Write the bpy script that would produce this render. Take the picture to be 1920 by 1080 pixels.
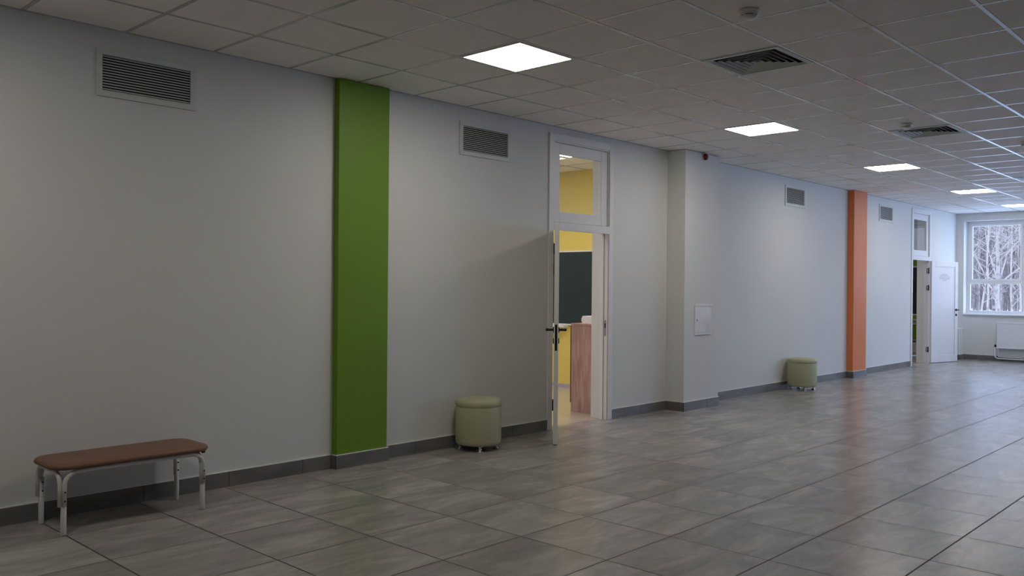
import bpy, bmesh, math, random
from mathutils import Vector, Matrix
for o in list(bpy.data.objects): bpy.data.objects.remove(o)
SC = bpy.context.scene
COL = SC.collection

# ------------------------------------------------------------------ camera
CAMX, CAMY, CAMZ = 0.0, -5.5944, 1.4213
YAW, PITCH, ROLL, FPX = 0.754629, -0.001691, 0.008978, 1617.49
H = 3.0215                      # ceiling height
fw = Vector((math.cos(PITCH)*math.cos(YAW), math.cos(PITCH)*math.sin(YAW), math.sin(PITCH)))
rt = fw.cross(Vector((0, 0, 1))).normalized()
up = rt.cross(fw)
r2 = rt*math.cos(ROLL)+up*math.sin(ROLL)
u2 = -rt*math.sin(ROLL)+up*math.cos(ROLL)
cd = bpy.data.cameras.new('camera')
cam = bpy.data.objects.new('camera', cd)
COL.objects.link(cam)
M = Matrix.Identity(4)
for i in range(3):
    M[i][0], M[i][1], M[i][2] = r2[i], u2[i], -fw[i]
M[0][3], M[1][3], M[2][3] = CAMX, CAMY, CAMZ
cam.matrix_world = M
cd.sensor_width = 36.0
cd.lens = 36.0*FPX/1920.0
cd.clip_start = 0.05
cd.clip_end = 400
SC.camera = cam

# ------------------------------------------------------------------ light and exposure
SKY = 6.2
LAMP = 20.5
SC.view_settings.view_transform = 'Standard'
SC.view_settings.look = 'None'
SC.view_settings.gamma = 1.0
SC.view_settings.use_curve_mapping = False
SC.view_settings.exposure = 0.0
W = bpy.data.worlds.new('overcast_sky')
SC.world = W
W.use_nodes = True
bgn = W.node_tree.nodes['Background']
bgn.inputs[0].default_value = (0.47, 0.63, 1.0, 1)
bgn.inputs[1].default_value = SKY
SC.cycles.max_bounces = 10
SC.cycles.diffuse_bounces = 6
SC.cycles.glossy_bounces = 4
SC.cycles.transparent_max_bounces = 16

# ------------------------------------------------------------------ materials
def mat(name, col, rough=0.6, metal=0.0, spec=0.5, coat=0.0):
    m = bpy.data.materials.new(name)
    m.use_nodes = True
    b = m.node_tree.nodes['Principled BSDF']
    b.inputs['Base Color'].default_value = (*col, 1)
    b.inputs['Roughness'].default_value = rough
    b.inputs['Metallic'].default_value = metal
    b.inputs['Specular IOR Level'].default_value = spec
    b.inputs['Coat Weight'].default_value = coat
    return m

def nd(m, t, **k):
    n = m.node_tree.nodes.new(t)
    for a, v in k.items(): setattr(n, a, v)
    return n

def lk(m, a, b): m.node_tree.links.new(a, b)

def coords(m, scale=(1, 1, 1)):
    tc = nd(m, 'ShaderNodeTexCoord')
    mp = nd(m, 'ShaderNodeMapping')
    mp.inputs['Scale'].default_value = scale
    lk(m, tc.outputs['Object'], mp.inputs['Vector'])
    return mp.outputs['Vector']

def noisy(m, col, amt=0.06, scale=6, stretch=(1, 1, 1), bump=0.0, bscale=200):
    """gentle colour variation and an optional fine bump"""
    b = m.node_tree.nodes['Principled BSDF']
    v = coords(m, stretch)
    n = nd(m, 'ShaderNodeTexNoise')
    n.inputs['Scale'].default_value = scale
    n.inputs['Detail'].default_value = 4
    lk(m, v, n.inputs['Vector'])
    mr = nd(m, 'ShaderNodeMapRange')
    mr.inputs['From Min'].default_value = 0.3
    mr.inputs['From Max'].default_value = 0.7
    mr.inputs['To Min'].default_value = 1-amt
    mr.inputs['To Max'].default_value = 1+amt
    lk(m, n.outputs['Fac'], mr.inputs['Value'])
    mx = nd(m, 'ShaderNodeVectorMath', operation='SCALE')
    mx.inputs[0].default_value = col
    lk(m, mr.outputs['Result'], mx.inputs['Scale'])
    lk(m, mx.outputs['Vector'], b.inputs['Base Color'])
    if bump:
        n2 = nd(m, 'ShaderNodeTexNoise')
        n2.inputs['Scale'].default_value = bscale
        lk(m, v, n2.inputs['Vector'])
        bp = nd(m, 'ShaderNodeBump')
        bp.inputs['Strength'].default_value = bump
        bp.inputs['Distance'].default_value = 0.002
        lk(m, n2.outputs['Fac'], bp.inputs['Height'])
        lk(m, bp.outputs['Normal'], b.inputs['Normal'])
    return m

WALLC = (0.72, 0.725, 0.70)
m_wall = noisy(mat('wall_paint', WALLC, 0.65, spec=0.3), WALLC, 0.015, 1.5, bump=0.15, bscale=120)
m_white = mat('white_lacquer', (0.78, 0.775, 0.77), 0.4)
m_pvc = mat('white_pvc', (0.82, 0.83, 0.85), 0.3)
m_green = noisy(mat('green_paint', (0.145, 0.285, 0.008), 0.5), (0.145, 0.285, 0.008), 0.03, 2)
m_orange = noisy(mat('orange_paint', (0.78, 0.22, 0.06), 0.5), (0.78, 0.22, 0.06), 0.03, 2)
m_yellow = noisy(mat('yellow_paint', (0.72, 0.60, 0.13), 0.6), (0.72, 0.60, 0.13), 0.02, 2)
m_greenwall = mat('green_wall_paint', (0.25, 0.42, 0.03), 0.6)
m_grille = mat('grille_metal', (0.62, 0.66, 0.62), 0.45)
m_dark = mat('dark_void', (0.012, 0.012, 0.012), 0.9)  # near-black for painted shade in openings, and for dark skirting joints
m_black = mat('black_metal', (0.02, 0.018, 0.018), 0.35, 0.6)
m_pouf = noisy(mat('sage_leatherette', (0.44, 0.435, 0.27), 0.5), (0.44, 0.435, 0.27), 0.03, 5, bump=0.2, bscale=300)
m_chrome = mat('chrome', (0.75, 0.75, 0.76), 0.12, 1.0)
m_brown = noisy(mat('brown_leatherette', (0.19, 0.095, 0.055), 0.5), (0.19, 0.095, 0.055), 0.06, 8, bump=0.25, bscale=260)
m_tube = mat('white_powder_tube', (0.66, 0.65, 0.62), 0.35)
m_board = noisy(mat('chalkboard_green', (0.010, 0.032, 0.034), 0.4), (0.010, 0.032, 0.034), 0.1, 3)
m_boardframe = mat('board_frame', (0.8, 0.8, 0.74), 0.4)
m_red = mat('red_plastic', (0.18, 0.006, 0.02), 0.3)
m_paper = mat('paper', (0.85, 0.83, 0.84), 0.7)
m_lino = mat('lino', (0.46, 0.42, 0.33), 0.18)
m_greenseat = mat('green_plastic', (0.22, 0.42, 0.03), 0.4)
m_greymetal = mat('grey_tube', (0.35, 0.36, 0.38), 0.35, 0.5)
m_barmetal = mat('ceiling_bar', (0.56, 0.555, 0.55), 0.20, spec=1.0)
m_bead = mat('sealant_bead', (0.85, 0.85, 0.82), 0.35)
m_rad = mat('radiator_white', (0.78, 0.79, 0.82), 0.3)
m_snow = noisy(mat('snow', (0.86, 0.87, 0.9), 0.8), (0.86, 0.87, 0.9), 0.05, 1)
m_print = mat('grey_print', (0.33, 0.34, 0.38), 0.6)
m_backroom = mat('plaster_plain', (0.7, 0.69, 0.67), 0.7)

def make_glass():
    m = bpy.data.materials.new('pane_glass')
    m.use_nodes = True
    nt = m.node_tree
    for n in list(nt.nodes): nt.nodes.remove(n)
    out = nt.nodes.new('ShaderNodeOutputMaterial')
    mix = nt.nodes.new('ShaderNodeMixShader')
    tr = nt.nodes.new('ShaderNodeBsdfTransparent')
    tr.inputs[0].default_value = (0.94, 0.96, 0.96, 1)
    gl = nt.nodes.new('ShaderNodeBsdfGlossy')
    gl.inputs['Roughness'].default_value = 0.0
    # Schlick reflectance from the angle to the pane, the same from either side
    ge = nt.nodes.new('ShaderNodeNewGeometry')
    dt = nt.nodes.new('ShaderNodeVectorMath'); dt.operation = 'DOT_PRODUCT'
    nt.links.new(ge.outputs['Incoming'], dt.inputs[0]); nt.links.new(ge.outputs['Normal'], dt.inputs[1])
    def mth(op, a, b=None):
        n = nt.nodes.new('ShaderNodeMath'); n.operation = op
        for i, x in enumerate((a, b)):
            if x is None: continue
            if isinstance(x, (int, float)): n.inputs[i].default_value = x
            else: nt.links.new(x, n.inputs[i])
        return n.outputs[0]
    c_ = mth('ABSOLUTE', dt.outputs['Value'])
    f_ = mth('ADD', mth('MULTIPLY', mth('POWER', mth('SUBTRACT', 1.0, c_), 5.0), 0.96), 0.04)
    nt.links.new(f_, mix.inputs[0])
    nt.links.new(tr.outputs[0], mix.inputs[1])
    nt.links.new(gl.outputs[0], mix.inputs[2])
    nt.links.new(mix.outputs[0], out.inputs[0])
    return m
m_glass = make_glass()

def emissive(name, col, s):
    m = mat(name, (0.8, 0.8, 0.8), 0.5)
    b = m.node_tree.nodes['Principled BSDF']
    b.inputs['Emission Color'].default_value = (*col, 1)
    b.inputs['Emission Strength'].default_value = s
    return m
m_lamp = emissive('led_diffuser', (1.0, 0.93, 0.84), LAMP)
m_lamp_class = emissive('led_diffuser_class', (1.0, 0.91, 0.96), 19.0)

def tile_mat():
    m = mat('grey_floor_tile', (0.2, 0.19, 0.18), 0.22)
    b = m.node_tree.nodes['Principled BSDF']
    tc = nd(m, 'ShaderNodeTexCoord')
    sep = nd(m, 'ShaderNodeSeparateXYZ')
    lk(m, tc.outputs['Object'], sep.inputs[0])
    def math_(op, a, c=None):
        n = nd(m, 'ShaderNodeMath', operation=op)
        for i, x in enumerate((a, c)):
            if x is None: continue
            if isinstance(x, (int, float)): n.inputs[i].default_value = x
            else: lk(m, x, n.inputs[i])
        return n.outputs[0]
    u = math_('DIVIDE', math_('SUBTRACT', sep.outputs[0], 3.0196), 0.6)
    v = math_('DIVIDE', math_('ADD', sep.outputs[1], 1.0732), 0.604)
    fu, fv = math_('FRACT', u), math_('FRACT', v)
    iu, iv = math_('FLOOR', u), math_('FLOOR', v)
    du = math_('MINIMUM', fu, math_('SUBTRACT', 1.0, fu))
    dv = math_('MINIMUM', fv, math_('SUBTRACT', 1.0, fv))
    d = math_('MINIMUM', du, dv)
    grout = nd(m, 'ShaderNodeMapRange')
    grout.inputs['From Min'].default_value = 0.0058
    grout.inputs['From Max'].default_value = 0.0092
    lk(m, d, grout.inputs['Value'])          # 0 in the joint, 1 on the tile
    cb = nd(m, 'ShaderNodeCombineXYZ')
    lk(m, iu, cb.inputs[0]); lk(m, iv, cb.inputs[1])
    wn = nd(m, 'ShaderNodeTexWhiteNoise', noise_dimensions='3D')
    lk(m, cb.outputs[0], wn.inputs['Vector'])
    off = nd(m, 'ShaderNodeVectorMath', operation='SCALE')
    off.inputs['Scale'].default_value = 37.0
    lk(m, wn.outputs['Color'], off.inputs[0])
    st = nd(m, 'ShaderNodeMapping')
    st.inputs['Scale'].default_value = (1.1, 3.2, 1)
    lk(m, tc.outputs['Object'], st.inputs['Vector'])
    ad = nd(m, 'ShaderNodeVectorMath', operation='ADD')
    lk(m, st.outputs[0], ad.inputs[0]); lk(m, off.outputs[0], ad.inputs[1])
    n1 = nd(m, 'ShaderNodeTexNoise')
    n1.inputs['Scale'].default_value = 1.6
    n1.inputs['Detail'].default_value = 7
    n1.inputs['Roughness'].default_value = 0.62
    n1.inputs['Distortion'].default_value = 0.7
    lk(m, ad.outputs[0], n1.inputs['Vector'])
    cr = nd(m, 'ShaderNodeValToRGB')
    e = cr.color_ramp.elements
    e[0].position = 0.32; e[0].color = (0.235, 0.222, 0.210, 1)
    e[1].position = 0.70; e[1].color = (0.43, 0.40, 0.37, 1)
    k = cr.color_ramp.elements.new(0.52); k.color = (0.315, 0.297, 0.278, 1)
    lk(m, n1.outputs['Fac'], cr.inputs['Fac'])
    # each tile a touch lighter or darker
    tv = nd(m, 'ShaderNodeMapRange')
    tv.inputs['To Min'].default_value = 0.90
    tv.inputs['To Max'].default_value = 1.12
    lk(m, wn.outputs['Value'], tv.inputs['Value'])
    sc = nd(m, 'ShaderNodeVectorMath', operation='SCALE')
    lk(m, cr.outputs['Color'], sc.inputs[0]); lk(m, tv.outputs[0], sc.inputs['Scale'])
    mx = nd(m, 'ShaderNodeMix', data_type='RGBA')
    mx.inputs['A'].default_value = (0.035, 0.029, 0.025, 1)
    lk(m, grout.outputs[0], mx.inputs['Factor'])
    lk(m, sc.outputs[0], mx.inputs['B'])
    lk(m, mx.outputs['Result'], b.inputs['Base Color'])
    rr = nd(m, 'ShaderNodeMapRange')
    rr.inputs['From Min'].default_value = 0.0
    rr.inputs['From Max'].default_value = 1.0
    rr.inputs['To Min'].default_value = 0.7
    rr.inputs['To Max'].default_value = 0.27
    lk(m, grout.outputs[0], rr.inputs['Value'])
    lk(m, rr.outputs[0], b.inputs['Roughness'])
    return m
m_floor = tile_mat()
m_skirt = noisy(mat('grey_skirting_tile', (0.17, 0.16, 0.15), 0.35), (0.17, 0.16, 0.15), 0.22, 3, (1, 1, 3))

def ceil_mat():
    c = (0.90, 0.865, 0.83)
    m = noisy(mat('mineral_fibre_tile', c, 0.85, spec=0.25), c, 0.03, 3)
    b = m.node_tree.nodes['Principled BSDF']
    v = coords(m)
    n = nd(m, 'ShaderNodeTexNoise')
    n.inputs['Scale'].default_value = 90
    n.inputs['Detail'].default_value = 5
    lk(m, v, n.inputs['Vector'])
    bp = nd(m, 'ShaderNodeBump')
    bp.inputs['Strength'].default_value = 0.35
    bp.inputs['Distance'].default_value = 0.003
    lk(m, n.outputs['Fac'], bp.inputs['Height'])
    lk(m, bp.outputs[0], b.inputs['Normal'])
    return m
m_ctile = ceil_mat()

def wood_mat():
    m = mat('ash_laminate', (0.36, 0.2, 0.16), 0.45)
    b = m.node_tree.nodes['Principled BSDF']
    v = coords(m, (9, 9, 0.8))
    n = nd(m, 'ShaderNodeTexNoise')
    n.inputs['Scale'].default_value = 3.0
    n.inputs['Detail'].default_value = 6
    n.inputs['Distortion'].default_value = 1.0
    lk(m, v, n.inputs['Vector'])
    cr = nd(m, 'ShaderNodeValToRGB')
    e = cr.color_ramp.elements
    e[0].position = 0.35; e[0].color = (0.36, 0.21, 0.18, 1)
    e[1].position = 0.65; e[1].color = (0.52, 0.35, 0.31, 1)
    lk(m, n.outputs['Fac'], cr.inputs['Fac'])
    lk(m, cr.outputs['Color'], b.inputs['Base Color'])
    return m
m_wood = wood_mat()

def bark_mat(name, dark, light, thresh):
    m = mat(name, light, 0.85)
    b = m.node_tree.nodes['Principled BSDF']
    v = coords(m, (2.5, 2.5, 2.5))
    n = nd(m, 'ShaderNodeTexNoise')
    n.inputs['Scale'].default_value = 1.6
    n.inputs['Detail'].default_value = 5
    lk(m, v, n.inputs['Vector'])
    cr = nd(m, 'ShaderNodeValToRGB')
    e = cr.color_ramp.elements
    e[0].position = thresh-0.06; e[0].color = (*dark, 1)
    e[1].position = thresh+0.06; e[1].color = (*light, 1)
    lk(m, n.outputs['Fac'], cr.inputs['Fac'])
    lk(m, cr.outputs['Color'], b.inputs['Base Color'])
    return m
m_frost = bark_mat('frosted_branch', (0.17, 0.125, 0.10), (0.30, 0.23, 0.18), 0.42)
m_bark = bark_mat('snowy_bark', (0.08, 0.052, 0.04), (0.25, 0.19, 0.15), 0.52)
m_far = bark_mat('hazed_far_twigs', (0.17, 0.128, 0.107), (0.27, 0.205, 0.17), 0.52)  # twig colours lightened to carry the distance haze

# ------------------------------------------------------------------ mesh helpers
class MB:
    def __init__(s): s.bm = bmesh.new(); s.mi = 0
    def quad(s, pts):
        f = s.bm.faces.new([s.bm.verts.new(p) for p in pts]); f.material_index = s.mi; return f
    def box(s, x0, x1, y0, y1, z0, z1, mtx=None):
        P = [Vector(p) for p in ((x0, y0, z0), (x1, y0, z0), (x1, y1, z0), (x0, y1, z0), (x0, y0, z1), (x1, y0, z1), (x1, y1, z1), (x0, y1, z1))]
        if mtx: P = [mtx @ p for p in P]
        v = [s.bm.verts.new(p) for p in P]
        for q in ((3, 2, 1, 0), (4, 5, 6, 7), (0, 1, 5, 4), (1, 2, 6, 5), (2, 3, 7, 6), (3, 0, 4, 7)):
            f = s.bm.faces.new([v[i] for i in q]); f.material_index = s.mi
        return s
    def rbox(s, x0, x1, y0, y1, z0, z1, r=0.003, seg=2, mtx=None):
        t = bmesh.new()
        bmesh.ops.create_cube(t, size=1)
        for v in t.verts:
            v.co = Vector(((x0+x1)/2+v.co.x*(x1-x0), (y0+y1)/2+v.co.y*(y1-y0), (z0+z1)/2+v.co.z*(z1-z0)))
        bmesh.ops.bevel(t, geom=list(t.edges), offset=r, segments=seg, affect='EDGES', profile=0.5)
        s._merge(t, mtx); return s
    def _merge(s, t, mtx=None):
        vm = {}
        for v in t.verts: vm[v] = s.bm.verts.new(mtx @ v.co if mtx else v.co)
        for f in t.faces:
            g = s.bm.faces.new([vm[v] for v in f.verts]); g.material_index = s.mi
        t.free()
    def tube(s, pts, r, n=12, caps=True):
        """tube through pts; r a number or a list"""
        pts = [Vector(p) for p in pts]
        rs = r if isinstance(r, (list, tuple)) else [r]*len(pts)
        rings = []
        prev = None
        for i, p in enumerate(pts):
            if i == 0: t = pts[1]-p
            elif i == len(pts)-1: t = p-pts[i-1]
            else: t = (pts[i+1]-p).normalized()+(p-pts[i-1]).normalized()
            if t.length < 1e-9: t = Vector((0, 0, 1))
            t.normalize()
            if prev is None:
                a = Vector((0, 0, 1)) if abs(t.z) < 0.9 else Vector((1, 0, 0))
                x = t.cross(a).normalized()
            else:
                x = (prev - t*prev.dot(t))
                x = x.normalized() if x.length > 1e-6 else t.orthogonal().normalized()
            prev = x
            y = t.cross(x)
            rings.append([s.bm.verts.new(p+(x*math.cos(2*math.pi*k/n)+y*math.sin(2*math.pi*k/n))*rs[i]) for k in range(n)])
        for a, b in zip(rings, rings[1:]):
            for k in range(n):
                f = s.bm.faces.new((a[k], a[(k+1) % n], b[(k+1) % n], b[k])); f.material_index = s.mi; f.smooth = True
        if caps:
            f = s.bm.faces.new(rings[0][::-1]); f.material_index = s.mi
            f = s.bm.faces.new(rings[-1]); f.material_index = s.mi
        return s
    def lathe(s, prof, c=(0, 0, 0), n=32, axis='Z', arc=None):
        """prof: list of (radius, height); closed with caps where radius is 0"""
        c = Vector(c)
        def P(rad, h, a):
            x, y = rad*math.cos(a), rad*math.sin(a)
            if axis == 'Z': return c+Vector((x, y, h))
            if axis == 'Y': return c+Vector((x, h, y))
            return c+Vector((h, x, y))
        rings = []
        for rad, h in prof:
            if rad < 1e-6: rings.append([s.bm.verts.new(P(0, h, 0))])
            else: rings.append([s.bm.verts.new(P(rad, h, 2*math.pi*k/n)) for k in range(n)])
        for a, b in zip(rings, rings[1:]):
            for k in range(n):
                k2 = (k+1) % n
                if len(a) == 1 and len(b) == 1: continue
                if len(a) == 1: q = (a[0], b[k2], b[k])
                elif len(b) == 1: q = (a[k], a[k2], b[0])
                else: q = (a[k], a[k2], b[k2], b[k])
                f = s.bm.faces.new(q); f.material_index = s.mi; f.smooth = True
        return s
    def prism(s, poly, z0, z1):
        a = [s.bm.verts.new((x, y, z0)) for x, y in poly]
        b = [s.bm.verts.new((x, y, z1)) for x, y in poly]
        n = len(poly)
        for k in range(n):
            f = s.bm.faces.new((a[k], a[(k+1) % n], b[(k+1) % n], b[k])); f.material_index = s.mi
        f = s.bm.faces.new(a[::-1]); f.material_index = s.mi
        f = s.bm.faces.new(b); f.material_index = s.mi
        return s
    def build(s, name, mats, parent=None, fixn=True):
        if fixn: bmesh.ops.recalc_face_normals(s.bm, faces=list(s.bm.faces))
        me = bpy.data.meshes.new(name)
        s.bm.to_mesh(me); s.bm.free()
        for m in (mats if isinstance(mats, (list, tuple)) else [mats]): me.materials.append(m)
        o = bpy.data.objects.new(name, me)
        COL.objects.link(o)
        if parent: o.parent = parent
        return o

def tag(o, label, cat, group=None, kind=None):
    o['label'] = label; o['category'] = cat
    if group: o['group'] = group
    if kind: o['kind'] = kind
    return o

def struct(o, label=None, cat=None):
    o['kind'] = 'structure'
    if label: o['label'] = label
    if cat: o['category'] = cat
    return o

def thing(name, loc, label, cat, group=None, rz=0, kind=None):
    o = bpy.data.objects.new(name, None)
    o.empty_display_size = 0.1
    COL.objects.link(o)
    o.location = loc
    o.rotation_euler = (0, 0, rz)
    return tag(o, label, cat, group, kind)

def dup(root, loc, label, rz=None):
    def cp(o, par):
        c = o.copy(); COL.objects.link(c)
        if par: c.parent = par
        for ch in [x for x in bpy.data.objects if x.parent == o]: cp(ch, c)
        return c
    c = cp(root, None)
    c.location = loc
    if rz is not None: c.rotation_euler = (0, 0, rz)
    c['label'] = label
    return c

# ------------------------------------------------------------------ room shell
X0, X1 = -4.0, 19.5          # hall length
YR = -9.2                    # right wall
WT = 0.22                    # wall thickness
D1 = (6.535, 7.455)          # door openings
D2 = (16.86, 17.79)
DTOP = 2.885
fl = MB(); fl.box(X0-0.2, X1+0.3, YR-0.2, WT*0.5, -0.12, 0.0)
struct(fl.build('floor', m_floor), 'grey stone-look square tiled floor of the hall', 'floor')

w = MB()
for a, b in ((X0, D1[0]), (D1[1], D2[0]), (D2[1], X1+0.3)):
    w.box(a, b, 0, WT, 0, H+0.15)
for a, b in (D1, D2):
    w.box(a, b, 0, WT, DTOP, H+0.15)
struct(w.build('wall_left', m_wall), 'long off-white wall with two classroom doors', 'wall')

# end wall with window openings
WZ0, WZ1 = 0.945, 2.865
wins = ((-2.75, -0.145), (-5.75, -3.15), (-8.75, -6.15))
w = MB()
ET = 0.315
ys = [0.0]
edges = [(0.0, -0.145)]
prev = 0.0
for y0, y1 in wins:
    w.box(X1, X1+ET, y1, prev, 0, H+0.15)
    w.box(X1, X1+ET, y0, y1, 0, WZ0)
    w.box(X1, X1+ET, y0, y1, WZ1, H+0.15)
    prev = y0
w.box(X1, X1+ET, YR, prev, 0, H+0.15)
struct(w.build('wall_end', m_wall), 'short end wall with the tall white window and radiator', 'wall')
w = MB(); w.box(X0-0.2, X0, YR, WT, 0, H+0.15)
struct(w.build('wall_back', m_wall), 'plain off-white wall behind the viewpoint', 'wall')

# right wall with windows near the far end
w = MB()
RW = ((13.2, 15.8), (16.3, 18.9))
prev = X0
for a, b in RW:
    w.box(prev, a, YR-0.4, YR, 0, H+0.15)
    w.box(a, b, YR-0.4, YR, 0, WZ0)
    w.box(a, b, YR-0.4, YR, WZ1, H+0.15)
    prev = b
w.box(prev, X1+ET, YR-0.4, YR, 0, H+0.15)
struct(w.build('wall_right', m_wall), 'off-white long wall opposite the classroom doors', 'wall')

# suspended ceiling: glossy bar grid with tegular mineral tiles hanging just below it
TX, TY, S = 1.71626, -0.57644, 0.6
lights = [(-2, 2), (4, 2), (10, 2), (16, 2), (22, 2), (27, 2)]
vents = [(6, 4), (12, 4), (20, 4)]
skip = set(lights+vents)
cb = MB()
cb.mi = 0
cb.box(X0, X1+0.0, YR, 0.0, H+0.075, H+0.12)
G = 0.0122
cb.mi = 1
for i in range(-10, 31):
    x = TX+S*i
    if X0 < x < X1: cb.box(x-0.012, x+0.012, YR, 0, H, H+0.02)
for j in range(0, 16):
    y = TY-S*(j-1)
    if YR < y < 0: cb.box(X0, X1, y-0.012, y+0.012, H-0.0006, H+0.02)
cb.box(X0, X1, -0.02, 0, H-0.002, H+0.02)
cb.box(X1-0.02, X1, YR, -0.02, H-0.002, H+0.02)
cb.mi = 0
for i in range(-10, 30):
    for j in range(-1, 16):
        if (i, j) in skip: continue
        a, b = max(TX+S*i+G, X0), min(TX+S*(i+1)-G, X1-0.02)
        c, d = max(TY-S*j+G, YR), min(TY-S*(j-1)-G, -0.02)
        if b-a < 0.02 or d-c < 0.02: continue
        z = H+0.0008
        e = 0.003
        v = [(a, c, H+0.02), (b, c, H+0.02), (b, d, H+0.02), (a, d, H+0.02), (a, c, z+e), (b, c, z+e), (b, d, z+e), (a, d, z+e),
             (a+e, c+e, z), (b-e, c+e, z), (b-e, d-e, z), (a+e, d-e, z)]
        vs = [cb.bm.verts.new(p) for p in v]
        for q in ((0, 1, 5, 4), (1, 2, 6, 5), (2, 3, 7, 6), (3, 0, 4, 7), (4, 5, 9, 8), (5, 6, 10, 9), (6, 7, 11, 10), (7, 4, 8, 11), (8, 9, 10, 11)):
            f = cb.bm.faces.new([vs[k] for k in q]); f.material_index = 0
struct(cb.build('ceiling', [m_ctile, m_barmetal]), 'suspended ceiling of square mineral tiles in a white grid', 'ceiling')

# skirting tiles with a pale sealant bead along the top
def skirt(name, segs, parent=None, label=None):
    """segs: (p, q, outward normal, phase)"""
    m = MB()
    hh, th = 0.104, 0.011
    for p, q, n, ph in segs:
        p, q, n = Vector((*p, 0)), Vector((*q, 0)), Vector((*n, 0))
        L = (q-p).length; d = (q-p)/L
        cuts = [0.0]
        t = ph
        while t < L-0.03:
            if t > 0.03: cuts.append(t)
            t += 0.6
        cuts.append(L)
        for a, b in zip(cuts, cuts[1:]):
            b2 = b-0.0035 if b < L else b
            A, B = p+d*a, p+d*b2
            t0 = bmesh.new()
            m.mi = 0
            P = [A, B, B+n*th, A+n*th]
            vs = [m.bm.verts.new(v) for v in P]+[m.bm.verts.new(v+Vector((0, 0, hh))) for v in P]
            t0.free()
            for f in ((3, 2, 1, 0), (4, 5, 6, 7), (0, 1, 5, 4), (1, 2, 6, 5), (2, 3, 7, 6), (3, 0, 4, 7)):
                g = m.bm.faces.new([vs[k] for k in f]); g.material_index = 0
        m.mi = 2      # joint filler behind
        P = [p+n*0.0005, q+n*0.0005, q+n*(th-0.003), p+n*(th-0.003)]
        vs = [m.bm.verts.new(v) for v in P]+[m.bm.verts.new(v+Vector((0, 0, hh-0.001))) for v in P]
        for f in ((3, 2, 1, 0), (4, 5, 6, 7), (0, 1, 5, 4), (1, 2, 6, 5), (2, 3, 7, 6), (3, 0, 4, 7)):
            g = m.bm.faces.new([vs[k] for k in f]); g.material_index = 2
        m.mi = 1
        P = [p, q, q+n*(th-0.002), p+n*(th-0.002)]
        vs = [m.bm.verts.new(v+Vector((0, 0, hh))) for v in P]+[m.bm.verts.new(v+Vector((0, 0, hh+0.006))) for v in P]
        for f in ((3, 2, 1, 0), (4, 5, 6, 7), (0, 1, 5, 4), (1, 2, 6, 5), (2, 3, 7, 6), (3, 0, 4, 7)):
            g = m.bm.faces.new([vs[k] for k in f]); g.material_index = 1
    o = m.build(name, [m_skirt, m_bead, m_dark], parent)
    return o
GP = (3.925, 4.415, 0.062)
PP = (8.585, 9.36, 0.245)
OP = (13.84, 14.38, 0.105)
segs = []
for a, b, ph in ((X0, GP[0], 0.46), (GP[1], D1[0]-0.072, 0.35), (D1[1]+0.072, PP[0], 0.55), (PP[1], OP[0], 0.52), (OP[1], D2[0]-0.072, 0.3), (D2[1]+0.072, X1-0.32, 0.5)):
    segs.append(((a, 0), (b, 0), (0, -1), ph))
struct(skirt('baseboard_left', segs), 'grey tile skirting along the long off-white wall', 'baseboard')
# end-wall skirting
struct(skirt('baseboard_end', [((X1, -0.165), (X1, YR), (-1, 0), 0.4)]), 'grey tile skirting under the window and radiator', 'baseboard')

# ------------------------------------------------------------------ pillars
def pillar(name, dims, m, label):
    a, b, d = dims
    t = thing(name, ((a+b)/2, 0, 0), label, 'pillar', kind='structure')
    w2 = (b-a)/2
    k = MB(); k.rbox(-w2, w2, -d, -0.0005, 0.0, H-0.004, 0.004, 2)
    k.build('shaft', m, t)
    s = skirt('skirting', [((-w2, 0), (-w2, -d), (-1, 0), 9), ((-w2-0.011, -d), (w2+0.011, -d), (0, -1), 0.51 if w2 > 0.3 else 9), ((w2, -d), (w2, 0), (1, 0), 9)], t)
    return t
pillar('green_pillar', GP, m_green, 'flat bright green pillar between the bench and the nearer pouf')
pillar('white_pillar', PP, m_wall, 'off-white pillar with the small hatch and red alarm')
pillar('orange_pillar', OP, m_orange, 'narrow orange pillar past the farther pouf')

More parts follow.
